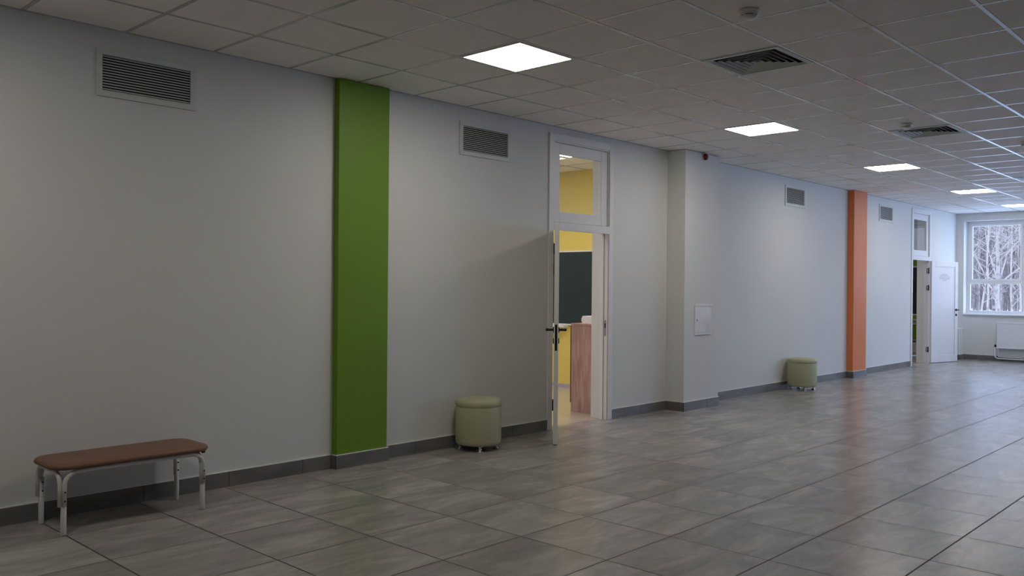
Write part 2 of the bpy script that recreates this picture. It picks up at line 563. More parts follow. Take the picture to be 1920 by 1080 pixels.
# ------------------------------------------------------------------ doors
def door_frame(root, w, transom_parts=True):
    """opening from x=0 to w in root space, hall side at y=0 (negative y is the hall)"""
    cz = 0.07
    k = MB()
    k.rbox(-cz, 0.0, -0.014, 0.0, 0, DTOP+cz, 0.003)
    k.rbox(w, w+cz, -0.014, 0.0, 0, DTOP+cz, 0.003)
    k.rbox(0.0, w, -0.013, 0.0, DTOP, DTOP+cz, 0.003)
    k.build('casing', m_white, root)
    k = MB()
    jt = 0.012
    k.box(0.0, jt, 0.0, 0.085, 0, DTOP)
    k.box(w-jt, w, 0.0, 0.085, 0, DTOP)
    k.box(jt, w-jt, 0.0, 0.085, DTOP-jt, DTOP)
    # door stop beads, on the lower part
    k.box(jt, jt+0.012, 0.045, 0.085, 0, 1.995)
    k.box(w-jt-0.012, w-jt, 0.045, 0.085, 0, 1.995)
    k.build('jamb', m_white, root)
    k = MB()
    k.rbox(jt, w-jt, -0.002, 0.085, 1.998, 2.070, 0.002)
    k.rbox(-0.002, w+0.004, -0.0155, -0.001, 1.992, 2.070, 0.002)
    k.build('transom_bar', m_white, root)
    # transom sash
    s = MB()
    x0, x1, z0, z1 = jt+0.004, w-jt-0.004, 2.0755, DTOP-jt-0.004
    sy0, sy1 = 0.012, 0.05
    st, rl = 0.098, 0.105
    s.rbox(x0, x0+st, sy0, sy1, z0, z1, 0.002)
    s.rbox(x1-st, x1, sy0, sy1, z0, z1, 0.002)
    s.rbox(x0+st+0.002, x1-st-0.002, sy0, sy1, z0, z0+rl, 0.002)
    s.rbox(x0+st+0.002, x1-st-0.002, sy0, sy1, z1-rl-0.005, z1, 0.002)
    so = s.build('transom_sash', m_white, root)
    g = MB(); g.box(x0+st-0.004, x1-st+0.004, 0.029, 0.034, z0+rl-0.004, z1-rl+0.0)
    g.build('glass_pane', m_glass, so)

def leaf(root, loc, ang, w, panel_inset, hinge_z, text=False):
    """door leaf hinged at its local origin, along +x; t thickness on y"""
    T = 0.040
    z0, z1 = 0.012, 1.990
    lo = MB()
    st = 0.105
    lo.rbox(0, st, -T/2, T/2, z0, z1, 0.002)
    lo.rbox(w-st, w, -T/2, T/2, z0, z1, 0.002)
    lo.rbox(st, w-st, -T/2, T/2, z0, z0+st+0.03, 0.002)
    lo.rbox(st, w-st, -T/2, T/2, z1-st, z1, 0.002)
    lo.box(st-0.005, w-st+0.005, -T/2+panel_inset, T/2-panel_inset, z0+st, z1-st+0.01)
    L = lo.build('door_leaf', m_white, root)
    L.location = loc
    L.rotation_euler = (0, 0, ang)
    # lock faceplate on the free edge
    k = MB(); k.rbox(w-0.001, w+0.003, -0.0105, 0.0105, 0.85, 1.085, 0.001)
    k.build('lock_faceplate', m_black, L)
    for sgn in (-1, 1):
        k = MB()
        yy = sgn*T/2
        k.lathe([(0, yy), (0.026, yy), (0.026, yy+sgn*0.008), (0.012, yy+sgn*0.010), (0.0105, yy+sgn*0.012), (0.0105, yy+sgn*0.042)], (w-0.062, 0, 1.035), 24, 'Y')
        k.tube([(w-0.062, yy+sgn*0.040, 1.035), (w-0.062, yy+sgn*0.062, 1.035), (w-0.075, yy+sgn*0.066, 1.035), (w-0.13, yy+sgn*0.066, 1.035), (w-0.195, yy+sgn*0.060, 1.035)], [0.0105, 0.012, 0.0115, 0.0105, 0.009], 12)
        k.build('lever_handle', m_black, L)
        k = MB()
        k.lathe([(0, yy), (0.026, yy), (0.026, yy+sgn*0.007), (0.020, yy+sgn*0.009), (0, yy+sgn*0.009)], (w-0.062, 0, 0.935), 24, 'Y')
        k.build('key_rose', m_black, L)
    return L

def frame_hinge(x, y, z, root, flip=1):
    k = MB()
    k.tube([(x, y, z-0.055), (x, y, z+0.055)], 0.0095, 10)
    # open-cut hinge wing lying on the jamb
    for a, b, c, d in ((0.004, 0.034, -0.045, -0.036), (0.004, 0.034, 0.036, 0.045), (0.027, 0.034, -0.045, 0.045), (0.004, 0.010, -0.045, 0.045)):
        k.box(x+flip*0.003, x+flip*0.006, y+a, y+b, z+c, z+d)
    return k.build('hinge', m_black, root)

d1 = thing('door_1', (D1[0], 0, 0), 'open white classroom door seen edge-on, casting a shadow on the wall', 'door', kind='structure')
door_frame(d1, D1[1]-D1[0])
h1 = Vector((6.572, -0.030, 0))
dirv = Vector((5.895, -0.598, 0))-h1
leaf(d1, (h1.x-D1[0], h1.y, 0), math.atan2(dirv.y, dirv.x), dirv.length, 0.009, None)
for z in (1.80, 1.60, 0.245):
    frame_hinge(h1.x-D1[0]-0.024, -0.010, z, d1, 1)
k = MB(); k.rbox(D1[1]-D1[0]-0.0145, D1[1]-D1[0]-0.0115, 0.012, 0.036, 0.90, 1.07, 0.001)
k.build('strike_plate', m_greymetal, d1)
k = MB(); k.box(D1[1]-D1[0]-0.0152, D1[1]-D1[0]-0.0142, 0.017, 0.031, 0.985, 1.035)
k.build('latch_shade', m_dark, d1)  # black patch paints the shade of the latch hole

d2 = thing('door_2', (D2[0], 0, 0), 'white panelled door swung back by the end wall, with a printed notice', 'door', kind='structure')
door_frame(d2, D2[1]-D2[0])
wd2 = D2[1]-D2[0]
hp = Vector((D2[1]+0.030, -0.030, 0))
fe = Vector((18.70, -0.255, 0))
dv = fe-hp
L2 = leaf(d2, (hp.x-D2[0], hp.y, 0), math.atan2(dv.y, dv.x), 0.90, 0.010, None)
for z in (1.80, 1.47, 0.27):
    frame_hinge(wd2-0.014, -0.004, z, d2, -1)
# printed notice on the leaf: unreadable short grey lines
k = MB()
yf = -0.0112
rows = ((0.300, 0.52, 1.735), (0.26, 0.56, 1.705), (0.23, 0.60, 1.676), (0.24, 0.59, 1.648), (0.34, 0.48, 1.620))
rnd = random.Random(4)
for a, b, z in rows:
    x = a+0.03
    while x < b+0.03:
        wl = rnd.uniform(0.028, 0.06)
        k.box(x, min(x+wl, b+0.03), yf-0.0006, yf, z-0.0045, z+0.0045)
        x += wl+0.009
nt = k.build('printed_notice', m_print, L2)

# ------------------------------------------------------------------ wall grilles
def make_grille(loc, label):
    t = thing('ventilation_grille', loc, label, 'ventilation grille', 'white louvred grilles high on the long wall')
    w2, h2, b, e = 0.3275, 0.15, 0.039, 0.012
    k = MB()
    k.rbox(-w2, w2, -e, 0, h2-b, h2, 0.002); k.rbox(-w2, w2, -e, 0, -h2, -h2+b, 0.002)
    k.rbox(-w2, -w2+b, -e, 0, -h2+b, h2-b, 0.002); k.rbox(w2-b, w2, -e, 0, -h2+b, h2-b, 0.002)
    k.build('frame', m_grille, t)
    k = MB()
    n = 13
    hh = 2*(h2-b)
    for i in range(n):
        z = -h2+b+hh*(i+0.5)/n
        mt = Matrix.Translation((0, -0.0065, z)) @ Matrix.Rotation(math.radians(38), 4, 'X')
        k.box(-w2+b, w2-b, -0.0075, 0.0075, -0.0011, 0.0011, mt)
    k.build('louvres', m_grille, t)
    k = MB(); k.box(-w2+b, w2-b, -0.0012, -0.0004, -h2+b, h2-b)
    k.build('duct_shade', m_dark, t)  # black sheet on the wall paints the shade behind the louvres
    return t
g = make_grille((2.463, 0, 2.744), 'white louvred grille high on the wall above the bench')
dup(g, (5.578, 0, 2.741), 'white louvred grille between the green pillar and the nearer door')
dup(g, (11.93, 0, 2.762), 'white louvred grille above the farther pouf')
dup(g, (15.50, 0, 2.760), 'white louvred grille between the orange pillar and the farther door')

# ------------------------------------------------------------------ ceiling lights
def make_light(loc, label):
    t = thing('ceiling_light', loc, label, 'ceiling light', 'square recessed ceiling lights')
    k = MB()
    o, b = 0.2885, 0.022
    for x0, x1, y0, y1 in ((-o, o, -o, -o+b), (-o, o, o-b, o), (-o, -o+b, -o+b, o-b), (o-b, o, -o+b, o-b)):
        k.rbox(x0, x1, y0, y1, -0.004, 0.018, 0.0015)
    k.build('frame', m_white, t)
    k = MB(); k.box(-o+b, o-b, -o+b, o-b, 0.0, 0.012)
    k.build('diffuser', m_lamp, t)
    return t
def tc(i, j): return (TX+S*(i+0.5), TY-S*(j-0.5), H)
Lb = ['glowing square ceiling light behind the bench end of the hall', 'large glowing ceiling light in front of the nearer door, closest to the camera',
      'glowing ceiling light beyond the nearer diffuser, second nearest', 'glowing ceiling light in front of the orange pillar, third nearest',
      'glowing ceiling light in front of the farther door, fourth nearest', 'glowing ceiling light just before the tall end window']
l0 = make_light(tc(*lights[0]), Lb[0])
for q, lb in zip(lights[1:], Lb[1:]): dup(l0, tc(*q), lb)

# ------------------------------------------------------------------ ceiling diffusers
def make_vent(loc, label):
    t = thing('air_diffuser', loc, label, 'air diffuser', 'square four-way ceiling air diffusers')
    k = MB()
    o, b = 0.2885, 0.036
    for x0, x1, y0, y1 in ((-o, o, -o, -o+b), (-o, o, o-b, o), (-o, -o+b, -o+b, o-b), (o-b, o, -o+b, o-b)):
        k.rbox(x0, x1, y0, y1, -0.005, 0.004, 0.0015)
    k.build('frame', m_grille, t)
    k = MB()
    n = 6
    for i in range(n):
        ro = (o-b)*(1-i/n)-0.006
        zl, zu = -0.003, 0.0070
        ro2 = ro
        c0 = [(-ro, -ro), (ro, -ro), (ro, ro), (-ro, ro)]
        rr = ro-0.0105
        c1 = [(-rr, -rr), (rr, -rr), (rr, rr), (-rr, rr)]
        for q in range(4):
            a, b2 = c0[q], c0[(q+1) % 4]; c, d = c1[(q+1) % 4], c1[q]
            k.quad([(a[0], a[1], zl), (b2[0], b2[1], zl), (c[0], c[1], zu), (d[0], d[1], zu)])
            k.quad([(a[0], a[1], zl+0.0022), (b2[0], b2[1], zl+0.0022), (c[0], c[1], zu+0.0022), (d[0], d[1], zu+0.0022)])
            k.quad([(a[0], a[1], zl), (b2[0], b2[1], zl), (b2[0], b2[1], zl+0.0022), (a[0], a[1], zl+0.0022)])
            fl_ = ro+0.0025
            e0, e1 = [(-fl_, -fl_), (fl_, -fl_), (fl_, fl_), (-fl_, fl_)][q], [(-fl_, -fl_), (fl_, -fl_), (fl_, fl_), (-fl_, fl_)][(q+1) % 4]
            if fl_ > 0: k.quad([(a[0], a[1], zl), (b2[0], b2[1], zl), (e1[0], e1[1], zl), (e0[0], e0[1], zl)])
    k.build('vanes', m_grille, t, fixn=False)
    k = MB(); k.box(-o+0.004, o-0.004, -o+0.004, o-0.004, 0.050, 0.054)
    for x0, x1, y0, y1 in ((-o+.004, o-.004, -o+.004, -o+.008), (-o+.004, o-.004, o-.008, o-.004), (-o+.004, -o+.008, -o+.004, o-.004), (o-.008, o-.004, -o+.004, o-.004)):
        k.box(x0, x1, y0, y1, 0.004, 0.054)
    k.build('plenum', m_dark, t)  # box coloured black to deepen the shade between the vanes
    return t
v0 = make_vent(tc(*vents[0]), 'square air diffuser in the ceiling beside the nearer smoke detector')
dup(v0, tc(*vents[1]), 'square air diffuser right behind the second smoke detector')
dup(v0, tc(*vents[2]), 'farthest air diffuser in the ceiling, toward the end window')

# ------------------------------------------------------------------ smoke detectors
def make_det(loc, label, rz=0):
    t = thing('smoke_detector', loc, label, 'smoke detector', 'white round smoke detectors on the ceiling', rz)
    k = MB()
    k.lathe([(0, -0.0005), (0.056, -0.0005), (0.057, -0.003), (0.056, -0.018), (0.052, -0.021), (0.050, -0.021)], n=40)
    k.build('base', m_white, t)
    k = MB()
    k.lathe([(0.050, -0.020), (0.0505, -0.024), (0.0505, -0.028), (0.044, -0.028), (0.044, -0.033), (0.0495, -0.033), (0.0485, -0.037), (0.042, -0.044), (0.030, -0.048), (0, -0.049)], n=40)
    for q in range(5):
        a = 2*math.pi*q/5+0.5
        k.box(0.043, 0.0503, -0.005, 0.005, -0.034, -0.027, Matrix.Rotation(a, 4, 'Z'))
    k.build('sensor_head', m_white, t)
    k = MB()
    k.lathe([(0.0455, -0.0275), (0.0455, -0.0335)], n=40)
    k.build('slot_shade', m_dark, t)
    return t
s0 = make_det((4.535, -3.18, H-0.0035), 'round white smoke detector nearest the camera, beside the big diffuser')
dup(s0, (8.63, -2.66, H-0.0035), 'round white smoke detector just in front of the second diffuser', 0.9)
dup(s0, (10.47, -3.27, H-0.0035), 'round smoke detector at the right edge of the ceiling view', 0.3)

# ------------------------------------------------------------------ hatch and alarm on the white pillar
yf = -PP[2]
t = thing('service_hatch', (8.99, yf, 1.052), 'small white service hatch with a bowed door on the off-white pillar', 'hatch')
k = MB()
w2, h2, b = 0.185, 0.178, 0.024
k.rbox(-w2, w2, -0.010, 0, h2-b, h2, 0.002); k.rbox(-w2, w2, -0.012, 0, -h2, -h2+b, 0.002)
k.rbox(-w2, -w2+b, -0.010, 0, -h2+b, h2-b, 0.002); k.rbox(w2-b, w2, -0.010, 0, -h2+b, h2-b, 0.002)
k.build('frame', m_white, t)
k = MB()
N = 16
A, B = -w2+b+0.004, w2-b-0.002
Z0, Z1 = -h2+b+0.003, h2-b-0.003
front = []
for iz in range(N+1):
    fz = iz/N; z = Z0+(Z1-Z0)*fz
    bow = math.sin(math.pi*fz)
    row = []
    for ix in range(9):
        fx = ix/8
        xr = B-0.028*bow**1.5
        row.append((A+(xr-A)*fx, -0.007-0.030*bow*fx**3, z))
    front.append(row)
vf = [[k.bm.verts.new(p) for p in r] for r in front]
vb = [[k.bm.verts.new((p[0], p[1]+0.0015, p[2])) for p in r] for r in front]
for iz in range(N):
    for ix in range(8):
        f = k.bm.faces.new((vf[iz][ix], vf[iz][ix+1], vf[iz+1][ix+1], vf[iz+1][ix])); f.smooth = True
        f = k.bm.faces.new((vb[iz][ix+1], vb[iz][ix], vb[iz+1][ix], vb[iz+1][ix+1])); f.smooth = True
    k.bm.faces.new((vf[iz][8], vb[iz][8], vb[iz+1][8], vf[iz+1][8]))
k.build('hatch_door', m_white, t, fixn=False)
k = MB(); k.lathe([(0, -0.013), (0.010, -0.013), (0.011, -0.010), (0.011, -0.006)], (A+0.020, 0, -0.005), 16, 'Y')
k.build('lock', m_greymetal, t)
k = MB(); k.box(A, w2-b, -0.0022, -0.0006, Z0, Z1)
k.build('recess', m_wall, t)

t = thing('fire_alarm', (8.985, yf, 2.972), 'small dark red round fire alarm at the top of the off-white pillar', 'fire alarm')
k = MB(); k.lathe([(0, 0), (0.047, 0), (0.047, -0.010), (0.042, -0.012), (0, -0.012)], n=32, axis='Y')
k.build('mounting_base', m_white, t)
k = MB(); k.lathe([(0.038, -0.011), (0.038, -0.030), (0.032, -0.042), (0.018, -0.050), (0, -0.052)], n=32, axis='Y')
k.build('sounder_cap', m_red, t)

# ------------------------------------------------------------------ poufs
def make_pouf(loc, label, rz):
    t = thing('pouf', loc, label, 'pouf', 'sage green cylindrical poufs by the wall', rz)
    R = 0.200
    k = MB()
    pr = [(0, 0.048), (R-0.03, 0.048), (R-0.012, 0.052), (R-0.003, 0.064), (R, 0.085), (R+0.001, 0.22), (R-0.001, 0.375), (R-0.003, 0.380)]
    k.lathe(pr, n=64)
    k.build('body', m_pouf, t)
    k = MB()
    pr = [(R-0.004, 0.378), (R-0.0015, 0.382), (R+0.002, 0.388), (R+0.002, 0.412), (R-0.003, 0.428), (R-0.016, 0.440), (R-0.05, 0.447), (0.06, 0.451), (0, 0.452)]
    k.lathe(pr, n=64)
    k.build('seat_cushion', m_pouf, t)
    for q in range(4):
        a = math.pi/2*q
        k = MB()
        k.lathe([(0, 0.0), (0.027, 0.0), (0.028, 0.004), (0.026, 0.008), (0.014, 0.012), (0.013, 0.030), (0.016, 0.040), (0.024, 0.048), (0, 0.048)], (0.158*math.cos(a), 0.158*math.sin(a), 0), 20)
        k.build('foot', m_chrome, t)
    return t
p0 = make_pouf((5.300, -0.222, 0), 'sage green pouf between the green pillar and the nearer door', math.atan2(-5.37, -5.3)+0.1)
dup(p0, (11.73, -0.222, 0), 'sage green pouf between the off-white and orange pillars', math.atan2(-5.37, -11.7)+0.25)

# ------------------------------------------------------------------ bench
t = thing('bench', (2.223, -0.272, 0), 'low bench with brown padded seat and white tube legs', 'bench')
LX, LY = 0.412, 0.176
# seat
def rrect(a, b, r, n=8):
    out = []
    for cx, cy, s0_ in ((a-r, b-r, 0), (-a+r, b-r, 1), (-a+r, -b+r, 2), (a-r, -b+r, 3)):
        for q in range(n+1):
            an = math.pi/2*(s0_+q/n)
            out.append((cx+r*math.cos(an), cy+r*math.sin(an)))
    return out
k = MB()
prof = [(-0.030, 0.366), (-0.006, 0.367), (0.0, 0.374), (0.001, 0.384), (-0.004, 0.393), (-0.014, 0.399), (-0.05, 0.402)]
rings = []
for off, z in prof:
    rings.append([k.bm.verts.new((x, y, z)) for x, y in rrect(0.472+off, 0.208+off, max(0.105+off, 0.03), 6)])
for a, b in zip(rings, rings[1:]):
    n = len(a)
    for q in range(n):
        f = k.bm.faces.new((a[q], a[(q+1) % n], b[(q+1) % n], b[q])); f.smooth = True
k.bm.faces.new(rings[0][::-1]); k.bm.faces.new(rings[-1])
k.build('seat', m_brown, t)
def arc_u(axis):
    """inverted U tube: long rail along x or cross rail along y"""
    r, zt, zb = 0.075, 0.3535, 0.165
    e = LX if axis == 'x' else LY
    p = [(-e, zb), (-e, zt-r)]
    for q in range(1, 9):
        a = math.pi-math.pi/2*q/8
        p.append((-e+r+r*math.cos(a), zt-r+r*math.sin(a)))
    p += [(-x, z) for x, z in reversed(p)]
    return p
for s_ in (-1, 1):
    k = MB(); k.tube([(x, s_*(LY+0.010), z) for x, z in arc_u('x')], 0.0125, 14)
    k.build('long_rail', m_tube, t)
    k = MB(); k.tube([(s_*(LX+0.006)-0.014, y, z-0.002) for y, z in arc_u('y')], 0.0125, 14)
    k.build('cross_rail', m_tube, t)
for sx in (-1, 1):
    for sy in (-1, 1):
        k = MB()
        x, y = sx*LX, sy*LY
        k.tube([(x, y, 0.0), (x, y, 0.004), (x, y, 0.27)], [0.0145, 0.0155, 0.0155], 16)
        lg = k.build('leg', m_tube, t)
        for z in (0.195, 0.245):
            k = MB()
            k.lathe([(0, -0.0255), (0.0045, -0.0255), (0.0055, -0.022)], (x, y, z), 10, 'Y')
            k.build('screw', m_black, lg)
k = MB(); k.lathe([(0, 0), (0.011, 0), (0.013, 0.006), (0.013, 0.022), (0, 0.024)], (0.445, -0.12, 0.343), 14)
k.build('bumper', m_black, t)

# ------------------------------------------------------------------ end wall: window, sill, box, radiator
def window(idx, y0, y1, x=X1+0.24, label=None):
    t = thing('window_%d' % idx, (x, (y0+y1)/2, WZ0), label, 'window', kind='structure')
    w2 = (y1-y0)/2
    hh = WZ1-WZ0
    F = 0.055
    k = MB()
    k.rbox(0, 0.07, -w2, -w2+F, 0, hh, 0.003); k.rbox(0, 0.07, w2-F, w2, 0, hh, 0.003)
    k.rbox(0, 0.07, -w2+F, w2-F, 0, F, 0.003); k.rbox(0, 0.07, -w2+F, w2-F, hh-F, hh, 0.003)
    # two mullions, three lights
    inner0, inner1 = -w2+F, w2-F
    wl = (inner1-inner0-2*0.05)/3*1.0
    w_a = 0.975
    muls = [inner1-w_a, inner1-w_a-0.05-(inner1-inner0-w_a*2-0.1)]
    cells = [(inner1-w_a, inner1), (inner0+w_a+0.05, inner1-w_a-0.05), (inner0, inner0+w_a)]
    k.rbox(0, 0.07, inner1-w_a-0.05, inner1-w_a, F, hh-F, 0.003)
    k.rbox(0, 0.07, inner0+w_a, inner0+w_a+0.05, F, hh-F, 0.003)
    zt = 0.625
    k.rbox(-0.003, 0.073, inner0, inner1, zt, zt+0.045, 0.003)
    fr = k.build('frame', m_pvc, t)
    for a, b in cells:
        for zz0, zz1 in ((F, zt), (zt+0.045, hh-F)):
            if b-a < 0.2: continue
            sw = 0.048 if zz1-zz0 > 0.8 else 0.012
            k = MB()
            k.rbox(-0.012, 0.05, a+0.003, a+sw, zz0+0.003, zz1-0.003, 0.003); k.rbox(-0.012, 0.05, b-sw, b-0.003, zz0+0.003, zz1-0.003, 0.003)
            k.rbox(-0.012, 0.05, a+sw, b-sw, zz0+0.003, zz0+sw, 0.003); k.rbox(-0.012, 0.05, a+sw, b-sw, zz1-sw, zz1-0.003, 0.003)
            s_ = k.build('sash', m_pvc, t)
            k = MB(); k.box(0.040, 0.044, a+sw-0.004, b-sw+0.004, zz0+sw-0.004, zz1-sw+0.004)
            k.build('glass_pane', m_glass, s_)
    k = MB(); k.rbox(-0.24-0.035, 0.0, -w2-0.0, w2+0.0, -0.026, 0.002, 0.004)
    k.build('window_sill', m_pvc, t)
    return t
wl_ = ['tall white window on snowy trees above the radiator', 'white three-part window in the middle of the end wall', 'white three-part window at the far corner of the end wall']
for n, ((a, b), lb) in enumerate(zip(wins, wl_)): window(n+1, a, b, label=lb)
for n, (a, b) in enumerate(RW):
    o = window(n+4, 0-(b-a)/2, (b-a)/2, label='white three-part window in the wall opposite the classroom doors')
    o.location = ((a+b)/2, YR-0.24, WZ0)
    o.rotation_euler = (0, 0, -math.pi/2)

# boxed pipe casing in the corner
t = thing('pipe_casing', (X1, 0, 0), 'low white pipe casing in the corner behind the open farther door', 'pipe casing')
k = MB(); k.rbox(-0.31, -0.0005, -0.155, -0.0005, 0, 0.628, 0.006)
k.build('casing', m_wall, t)
k = MB(); k.rbox(-0.318, -0.0005, -0.163, -0.0005, 0.628, 0.640, 0.003)
k.build('top_board', m_white, t)
k = MB(); k.rbox(-0.316, -0.310, -0.150, -0.115, 0.555, 0.620, 0.002)
k.build('cover_plate', m_white, t)
skirt('skirting', [((-0.31, 0), (-0.31, -0.155), (-1, 0), 9), ((-0.321, -0.155), (0, -0.155), (0, -1), 9)], t)

# radiator
t = thing('radiator', (X1-0.05, -0.80, 0), 'white panel radiator under the tall end window', 'radiator')
k = MB()
RL = 1.4
k.rbox(-0.060, -0.048, -RL, 0, 0.262, 0.790, 0.004)
k.rbox(-0.066, -0.058, -RL, -0.0, 0.762, 0.792, 0.003)
k.rbox(-0.066, -0.058, -RL, -0.0, 0.262, 0.288, 0.003)
k.build('front_panel', m_rad, t)
k = MB()
k.rbox(0.030, 0.040, -RL, 0, 0.262, 0.780, 0.004)
k.build('rear_panel', m_rad, t)
k = MB()
for q in range(40):
    y = -RL+0.02+q*(RL-0.04)/39
    k.box(-0.046, 0.028, y-0.001, y+0.001, 0.29, 0.775)
k.build('fins', m_rad, t)
k = MB(); k.rbox(-0.048, 0.030, -0.006, 0.0, 0.262, 0.785, 0.002)
k.build('side_cover', m_rad, t)
k = MB(); k.rbox(-0.048, 0.030, -RL, -RL+0.006, 0.262, 0.785, 0.002)
k.build('side_cover', m_rad, t)
for y in (-0.2, -RL+0.2):
    k = MB()
    k.box(0.03, 0.049, y-0.02, y+0.02, 0.30, 0.72)
    k.build('bracket', m_rad, t)
k = MB(); k.lathe([(0, 0.0), (0.014, 0.0), (0.016, 0.02), (0.016, 0.045), (0.010, 0.052), (0, 0.052)], (-0.01, 0.035, 0.285), 14)
k.tube([(-0.01, 0.035, 0.30), (-0.01, 0.0, 0.30)], 0.008, 10)
k.build('valve', m_black, t)
k = MB()
pp = [(-0.01, 0.040, 0.29), (-0.01, 0.040, 0.115)]
for q in range(1, 7):
    a = math.pi/2*q/6
    pp.append((-0.01, 0.040-0.06*(1-math.cos(a)), 0.115-0.06*math.sin(a)))
pp.append((-0.01, -RL-2.0, 0.055))
k.tube(pp, 0.011, 10)
k.build('supply_pipe', m_rad, t)
k = MB()
k.tube([(-0.01, -0.02, 0.27), (-0.01, -0.02, 0.10), (-0.01, -0.03, 0.09), (-0.01, -RL-2.0, 0.09)], 0.008, 10)
k.build('return_pipe', m_rad, t)

# ------------------------------------------------------------------ classroom behind door 1
k = MB()
CX0, CX1, CY1 = 2.6, 9.4, 6.6
cf = MB(); cf.box(CX0, CX1, WT*0.5, CY1, -0.12, -0.001)
struct(cf.build('floor_classroom', m_lino), 'pale yellowish glossy floor of the yellow classroom', 'floor')
k.box(CX0, CX1+0.1, WT, CY1, H+0.03, H+0.12)
struct(k.build('ceiling_classroom', m_ctile), 'pale tiled ceiling seen through the nearer transom', 'ceiling')
k = MB(); k.box(CX1, CX1+0.1, WT, CY1, 0, H+0.03)
struct(k.build('wall_chalkboard', m_yellow), 'yellow classroom wall with the chalkboard', 'wall')
k = MB(); k.box(CX0, CX1+0.1, CY1, CY1+0.1, 0, H+0.1)
struct(k.build('wall_rear', m_backroom), 'plain rear wall of the yellow classroom', 'wall')
k = MB(); k.box(CX0-0.1, CX0, WT, CY1+0.1, 0, H+0.1)
struct(k.build('wall_side', m_backroom), 'plain side wall of the yellow classroom', 'wall')
m_cskirt = mat('lilac_grey_skirting', (0.42, 0.38, 0.42), 0.4)
k = MB(); k.box(CX1-0.014, CX1, WT, CY1, 0, 0.055)
struct(k.build('baseboard_classroom', m_cskirt), 'lilac grey skirting under the chalkboard', 'baseboard')
# ceiling grid strips of the classroom
k = MB()
for q in range(10):
    k.box(CX0, CX1, WT+0.42+0.6*q-0.008, WT+0.42+0.6*q+0.008, H+0.026, H+0.03)
for q in range(11):
    x = 7.735+0.6*(q-8)
    if CX0 < x < CX1: k.box(x-0.008, x+0.008, WT, CY1, H+0.027, H+0.0305)
struct(k.build('trim_1', m_greymetal), 'thin grey grid lines of the classroom ceiling', 'trim')
cl = thing('ceiling_light', (8.035, 0.98, H+0.028), 'glowing ceiling light seen through the nearer transom window', 'ceiling light', 'square recessed ceiling lights')
k = MB()
for x0, x1, y0, y1 in ((-.3, .3, -.3, -.28), (-.3, .3, .28, .3), (-.3, -.28, -.28, .28), (.28, .3, -.28, .28)):
    k.box(x0, x1, y0, y1, -0.014, 0.0)
k.build('frame', m_white, cl)
k = MB(); k.box(-0.28, 0.28, -0.28, 0.28, -0.012, -0.004)
k.build('diffuser', m_lamp_class, cl)
for x, y, lb in ((8.035, 3.5, 'added unseen ceiling light in front of the middle of the chalkboard, yellow classroom'), (5.6, 0.98, 'added unseen ceiling light by the corridor side, middle of the yellow classroom'),
                 (5.6, 3.5, 'added unseen ceiling light at the centre of the yellow classroom'), (8.035, 5.6, 'added unseen ceiling light near the chalkboard, by the rear wall of the yellow classroom'),
                 (3.4, 3.5, 'added unseen ceiling light near the side wall opposite the chalkboard, yellow classroom')):
    dup(cl, (x, y, H+0.028), lb)  # out-of-view extra panels, put in to light the classroom
# chalkboard
cbz0, cbz1 = 0.905, 1.912
t = thing('chalkboard', (CX1, 3.2, cbz0), 'dark green chalkboard on the yellow classroom wall', 'chalkboard')
bw, bh = 1.55, cbz1-cbz0
k = MB(); k.box(-0.02, -0.001, -bw, bw, 0.0, bh)
k.build('writing_surface', m_board, t)
k = MB()
k.box(-0.027, -0.001, -bw-0.015, bw+0.015, bh, bh+0.018); k.box(-0.027, -0.001, -bw-0.015, bw+0.015, -0.018, 0)
k.box(-0.027, -0.001, -bw-0.015, -bw, 0, bh); k.box(-0.027, -0.001, bw, bw+0.015, 0, bh)
k.build('frame', m_boardframe, t)
k = MB(); k.rbox(-0.10, -0.001, -1.05, bw, -0.052, -0.020, 0.004)
k.build('chalk_tray', m_white, t)
# teacher cabinet
t = thing('cabinet', (7.67, 0.34, 0), 'reddish ash-grain cabinet just inside the nearer doorway', 'cabinet')
k = MB()
k.rbox(0.0, 0.018, 0.0, 0.335, 0.0, 0.985, 0.001)
k.rbox(0.62, 0.638, 0.0, 0.335, 0.0, 0.985, 0.001)
k.box(0.018, 0.62, 0.0, 0.016, 0.03, 0.985)
k.box(0.018, 0.62, 0.02, 0.30, 0.06, 0.078); k.box(0.018, 0.62, 0.02, 0.30, 0.5, 0.516)
k.build('body', m_wood, t)
k = MB(); k.rbox(-0.006, 0.644, -0.006, 0.342, 0.985, 1.008, 0.002)
k.build('top_board', m_greymetal if False else m_wood, t)
k = MB(); k.rbox(0.004, 0.634, 0.337, 0.355, 0.10, 0.980, 0.001)
k.build('door', mat('dark_ash', (0.16, 0.07, 0.05), 0.5), t)
# stack of paper
rr_ = random.Random(7)
for n in range(4):
    s_ = MB(); s_.rbox(-0.105, 0.105, -0.15, 0.15, 0, 0.021, 0.002)
    o = s_.build('paper_ream', m_paper)
    o.location = (7.80+rr_.uniform(-.006, .006), 0.44-0.11+0.01*n*0+rr_.uniform(-.01, .01)+0.07, 1.0085+0.0215*n)
    o.rotation_euler = (0, 0, rr_.uniform(-.05, .05))
    tag(o, ['white paper ream at the bottom of the stack on the cabinet', 'white paper ream second from the bottom on the cabinet', 'white paper ream third from the bottom on the cabinet', 'white paper ream on top of the stack on the cabinet'][n], 'paper', 'white paper reams on the cabinet')

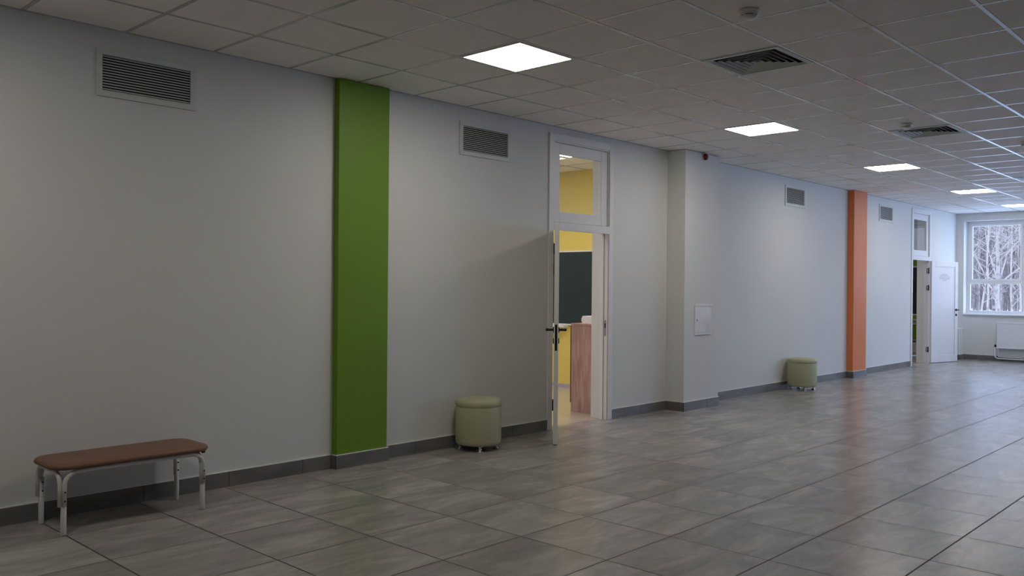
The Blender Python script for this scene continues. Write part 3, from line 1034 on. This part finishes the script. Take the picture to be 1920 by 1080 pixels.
# ------------------------------------------------------------------ classroom behind door 2
EX0, EX1, EY1 = 13.5, 19.62, 5.5
cf = MB(); cf.box(EX0, EX1, WT*0.5, EY1, -0.12, -0.001)
struct(cf.build('floor_green_classroom', m_lino), 'pale floor of the green classroom', 'floor')
k = MB(); k.box(EX0, EX1+0.1, WT, EY1, H+0.03, H+0.12)
struct(k.build('ceiling_green_classroom', m_ctile), 'ceiling of the green classroom', 'ceiling')
k = MB(); k.box(EX1, EX1+0.1, WT, EY1, 0, H+0.03)
struct(k.build('wall_green', m_greenwall), 'green classroom wall behind the farther door', 'wall')
k = MB(); k.box(EX0, EX1+0.1, EY1, EY1+0.1, 0, H+0.1)
struct(k.build('wall_green_rear', m_backroom), 'plain rear wall of the green classroom', 'wall')
k = MB(); k.box(EX0-0.1, EX0, WT, EY1+0.1, 0, H+0.1)
struct(k.build('wall_green_side', m_backroom), 'plain side wall of the green classroom', 'wall')
dup(cl, (16.4, 1.4, H+0.028), 'added unseen ceiling light brightening the green classroom')  # lamp out of view, added to brighten this room
t = thing('chalkboard', (EX1, 2.2, 0.905), 'dark chalkboard on the green classroom wall', 'chalkboard')
k = MB(); k.box(-0.02, -0.001, -bw, bw, 0.0, bh)
k.build('writing_surface', m_board, t)
k = MB()
k.box(-0.027, -0.001, -bw-0.015, bw+0.015, bh, bh+0.03); k.box(-0.027, -0.001, -bw-0.015, bw+0.015, -0.03, 0)
k.box(-0.027, -0.001, -bw-0.015, -bw, 0, bh); k.box(-0.027, -0.001, bw, bw+0.015, 0, bh)
k.build('frame', m_boardframe, t)
k = MB(); k.rbox(-0.09, -0.001, -bw, bw, -0.14, -0.112, 0.004)
k.build('chalk_tray', m_boardframe, t)
k = MB(); k.box(EX1-0.004, EX1, WT, EY1, 0.0, 0.76)
struct(k.build('trim_2', m_wall), 'pale grey lower band of the green classroom wall', 'trim')
# school chair
t = thing('school_chair', (18.72, 0.62, 0), 'green-backed school chair seen through the farther doorway', 'chair', rz=0.3)
k = MB()
rows = []
for iz in range(7):
    z = 0.40+0.31*iz/6
    rows.append([k.bm.verts.new((0.03*math.cos((ix-4)/4*1.0)-0.03-0.02*iz/6, 0.19*(ix-4)/4*(1-0.25*abs(iz/6-0.5)**2*4*0.3), z)) for ix in range(9)])
for a, b in zip(rows, rows[1:]):
    for q in range(8):
        f = k.bm.faces.new((a[q], a[q+1], b[q+1], b[q])); f.smooth = True
r_ = bmesh.ops.solidify(k.bm, geom=list(k.bm.faces), thickness=0.012)
k.build('backrest', m_greenseat, t)
k = MB(); k.rbox(-0.02, 0.38, -0.19, 0.19, 0.345, 0.363, 0.008)
k.build('seat', m_black, t)
for sy in (-1, 1):
    k = MB(); k.tube([(-0.06, sy*0.18, 0), (0.0, sy*0.18, 0.35), (-0.03, sy*0.16, 0.66)], 0.011, 10); k.build('leg', m_greymetal, t)
    k = MB(); k.tube([(0.40, sy*0.18, 0), (0.34, sy*0.18, 0.35)], 0.011, 10); k.build('leg', m_greymetal, t)
k = MB(); k.tube([(-0.05, -0.18, 0.12), (-0.05, 0.18, 0.12)], 0.009, 8); k.tube([(-0.05, 0.18, 0.12), (0.385, 0.18, 0.12)], 0.009, 8)
k.build('stretcher', m_greymetal, t)

# ------------------------------------------------------------------ outdoors
k = MB(); k.box(X1+ET, 130, -70, 90, -0.55, -0.45)
k.box(-30, X1+ET, -70, YR-0.4, -0.55, -0.45)
struct(k.build('ground', m_snow), 'snow-covered ground outside the tall window', 'ground')

def grow(mb, rnd, p, d, L, r, depth, maxd, n=5, up_=0.12, kids=(3, 5), spread=0.7, minr=0.006):
    seg = 5
    pts = [p.copy()]; rs = [r]
    q = p.copy(); dd = d.copy()
    for i in range(seg):
        dd = (dd+Vector((rnd.gauss(0, .09), rnd.gauss(0, .09), rnd.gauss(0, .06)+up_*0.15))).normalized()
        q = q+dd*(L/seg)
        pts.append(q.copy()); rs.append(max(r*(1-0.75*(i+1)/seg), minr))
    mb.tube(pts, rs, n, caps=False)
    if depth >= maxd: return
    nk = rnd.randint(*kids)
    for c in range(nk):
        f = rnd.uniform(0.25, 1.0)
        ii = min(int(f*seg), seg-1)
        a = pts[ii].lerp(pts[ii+1], f*seg-ii)
        rr = rs[ii]*0.62
        ax = Vector((rnd.uniform(-1, 1), rnd.uniform(-1, 1), rnd.uniform(-0.15, 0.7)))
        nd_ = (d*(1-spread)+ax.normalized()*spread).normalized()
        nd_.z = max(nd_.z, -0.1)
        grow(mb, rnd, a, nd_.normalized(), L*rnd.uniform(0.45, 0.68), max(rr, minr), depth+1, maxd, 4, up_, kids, spread, minr)

def ray_xy(px, X):
    dd = fw+r2*((px-960)/FPX)
    k_ = X/dd.x
    return (X, CAMY+dd.y*k_)

def tree(px, X, hgt, rad, seed, label, frost=m_frost, nb=26, zlo=0.8, bl=(1.6, 3.4), lean=0.0, maxd=3, rise=(0.5, 1.3), kids=(3, 5), minr=0.007):
    rnd = random.Random(seed)
    x, y = ray_xy(px, X)
    t = thing('bare_tree', (x, y, -0.45), label, 'tree', 'snow-covered trees outside the end window')
    k = MB()
    pts, rs = [], []
    q = Vector((0, 0, 0))
    N_ = 12
    for i in range(N_+1):
        pts.append(q.copy()); rs.append(rad*(1-0.8*i/N_))
        q = q+Vector((lean*hgt/N_+rnd.gauss(0, .05), lean*hgt/N_*0.6+rnd.gauss(0, .05), hgt/N_))
    k.tube(pts, rs, 8)
    k.build('trunk', m_bark if frost is not m_frost else frost, t)
    k = MB()
    for b in range(nb):
        f = zlo/hgt+(1-zlo/hgt)*(b+rnd.random())/nb
        ii = min(int(f*N_), N_-1)
        a = pts[ii].lerp(pts[ii+1], f*N_-ii)
        an = rnd.uniform(0, 2*math.pi)
        d = Vector((math.cos(an), math.sin(an), rnd.uniform(*rise))).normalized()
        grow(k, rnd, a, d, rnd.uniform(*bl)*(1-0.5*f), rs[ii]*0.48, 1, maxd, 5, 0.15, kids, 0.62, minr)
    k.build('branches', frost, t)
    return t
tree(1876, 41, 9.0, 0.105, 3, 'large frosted tree with fanning white branches, in the middle of the window view', nb=20, zlo=0.9, bl=(2.2, 4.4), rise=(0.8, 2.0), minr=0.010, kids=(2, 4))
tree(1853, 44, 10.0, 0.05, 11, 'slender frosted tree with a snow-patched stem left of the large fanning tree', nb=11, zlo=1.6, bl=(0.8, 1.6))
tree(1840, 52, 12.0, 0.055, 5, 'slim pale-barked tree nearest the left edge of the window view', nb=12, zlo=1.2, bl=(1.0, 2.0))
tree(1903, 47, 10.0, 0.045, 8, 'slim frosted tree right of the large fanning tree', nb=12, zlo=0.8, bl=(1.0, 2.2))
tree(1866, 58, 13.0, 0.10, 21, 'brown-trunked tree standing just behind the large fanning tree', frost=m_bark, nb=12, zlo=2.2, bl=(1.5, 2.6))
tree(1915, 36, 7.0, 0.035, 13, 'thin frosted sapling by the right edge of the window view', nb=10, zlo=0.5, bl=(0.7, 1.4))
tree(1990, 49, 11.0, 0.08, 31, 'frosted tree beyond the right part of the tall window', nb=14, zlo=1.0, bl=(1.4, 2.8), maxd=2)
tree(2060, 43, 11.0, 0.09, 32, 'frosted tree outside the middle window', nb=14, zlo=1.0, bl=(1.4, 2.8), maxd=2)
tree(2200, 45, 11.0, 0.09, 33, 'frosted tree outside the far corner window', nb=14, zlo=1.0, bl=(1.4, 2.8), maxd=2)

m_slope = bark_mat('hazed_wooded_slope', (0.25, 0.185, 0.155), (0.32, 0.245, 0.205), 0.5)  # haze lightened into the colour; slope added to cover bright sky gaps
k = MB()
NS = 40
for a in range(NS):
    y0_, y1_ = -60+4*a, -60+4*(a+1)
    h0, h1 = 17+2.5*math.sin(a*1.3), 17+2.5*math.sin((a+1)*1.3)
    k.quad([(98, y0_, -0.5), (98, y1_, -0.5), (112, y1_, h1), (112, y0_, h0)])
    k.quad([(112, y0_, h0), (112, y1_, h1), (129, y1_, h1*0.8), (129, y0_, h0*0.8)])
struct(k.build('hill', m_slope), 'added haze-toned wooded slope closing off the sky outside the window', 'hill')

# the wood behind: nobody could count its stems and twigs
rnd = random.Random(99)
k = MB()
for q in range(520):
    X = rnd.uniform(66, 96)
    y = rnd.uniform(-16, 34)*X/75.0
    hgt = rnd.uniform(9, 15)
    base = Vector((X, y, -0.5))
    r_ = rnd.uniform(0.04, 0.10)
    k.tube([base, base+Vector((rnd.gauss(0, .2), rnd.gauss(0, .2), hgt*0.5)), base+Vector((rnd.gauss(0, .4), rnd.gauss(0, .4), hgt))], [r_, r_*0.7, 0.02], 5, caps=False)
    for b in range(20):
        z = rnd.uniform(0.1, 0.95)*hgt
        an = rnd.uniform(0, 2*math.pi)
        d = Vector((math.cos(an), math.sin(an), rnd.uniform(0.1, 1.1)))
        L = rnd.uniform(0.8, 2.0)
        a = base+Vector((0, 0, z))
        m_ = a+d*L*0.5+Vector((rnd.gauss(0, .1), rnd.gauss(0, .1), 0))
        e_ = a+d*L+Vector((rnd.gauss(0, .2), rnd.gauss(0, .2), 0.1))
        k.tube([a, m_, e_], [0.028, 0.022, 0.012], 3, caps=False)
        for c in range(2):
            g_ = m_+Vector((rnd.gauss(0, .5), rnd.gauss(0, .5), rnd.gauss(0.2, .4)))
            k.tube([m_, g_], [0.018, 0.010], 3, caps=False)
tag(k.build('woodland', m_far, fixn=False), 'dense greyish wood of bare snowy trees far outside the window', 'woodland', kind='stuff')
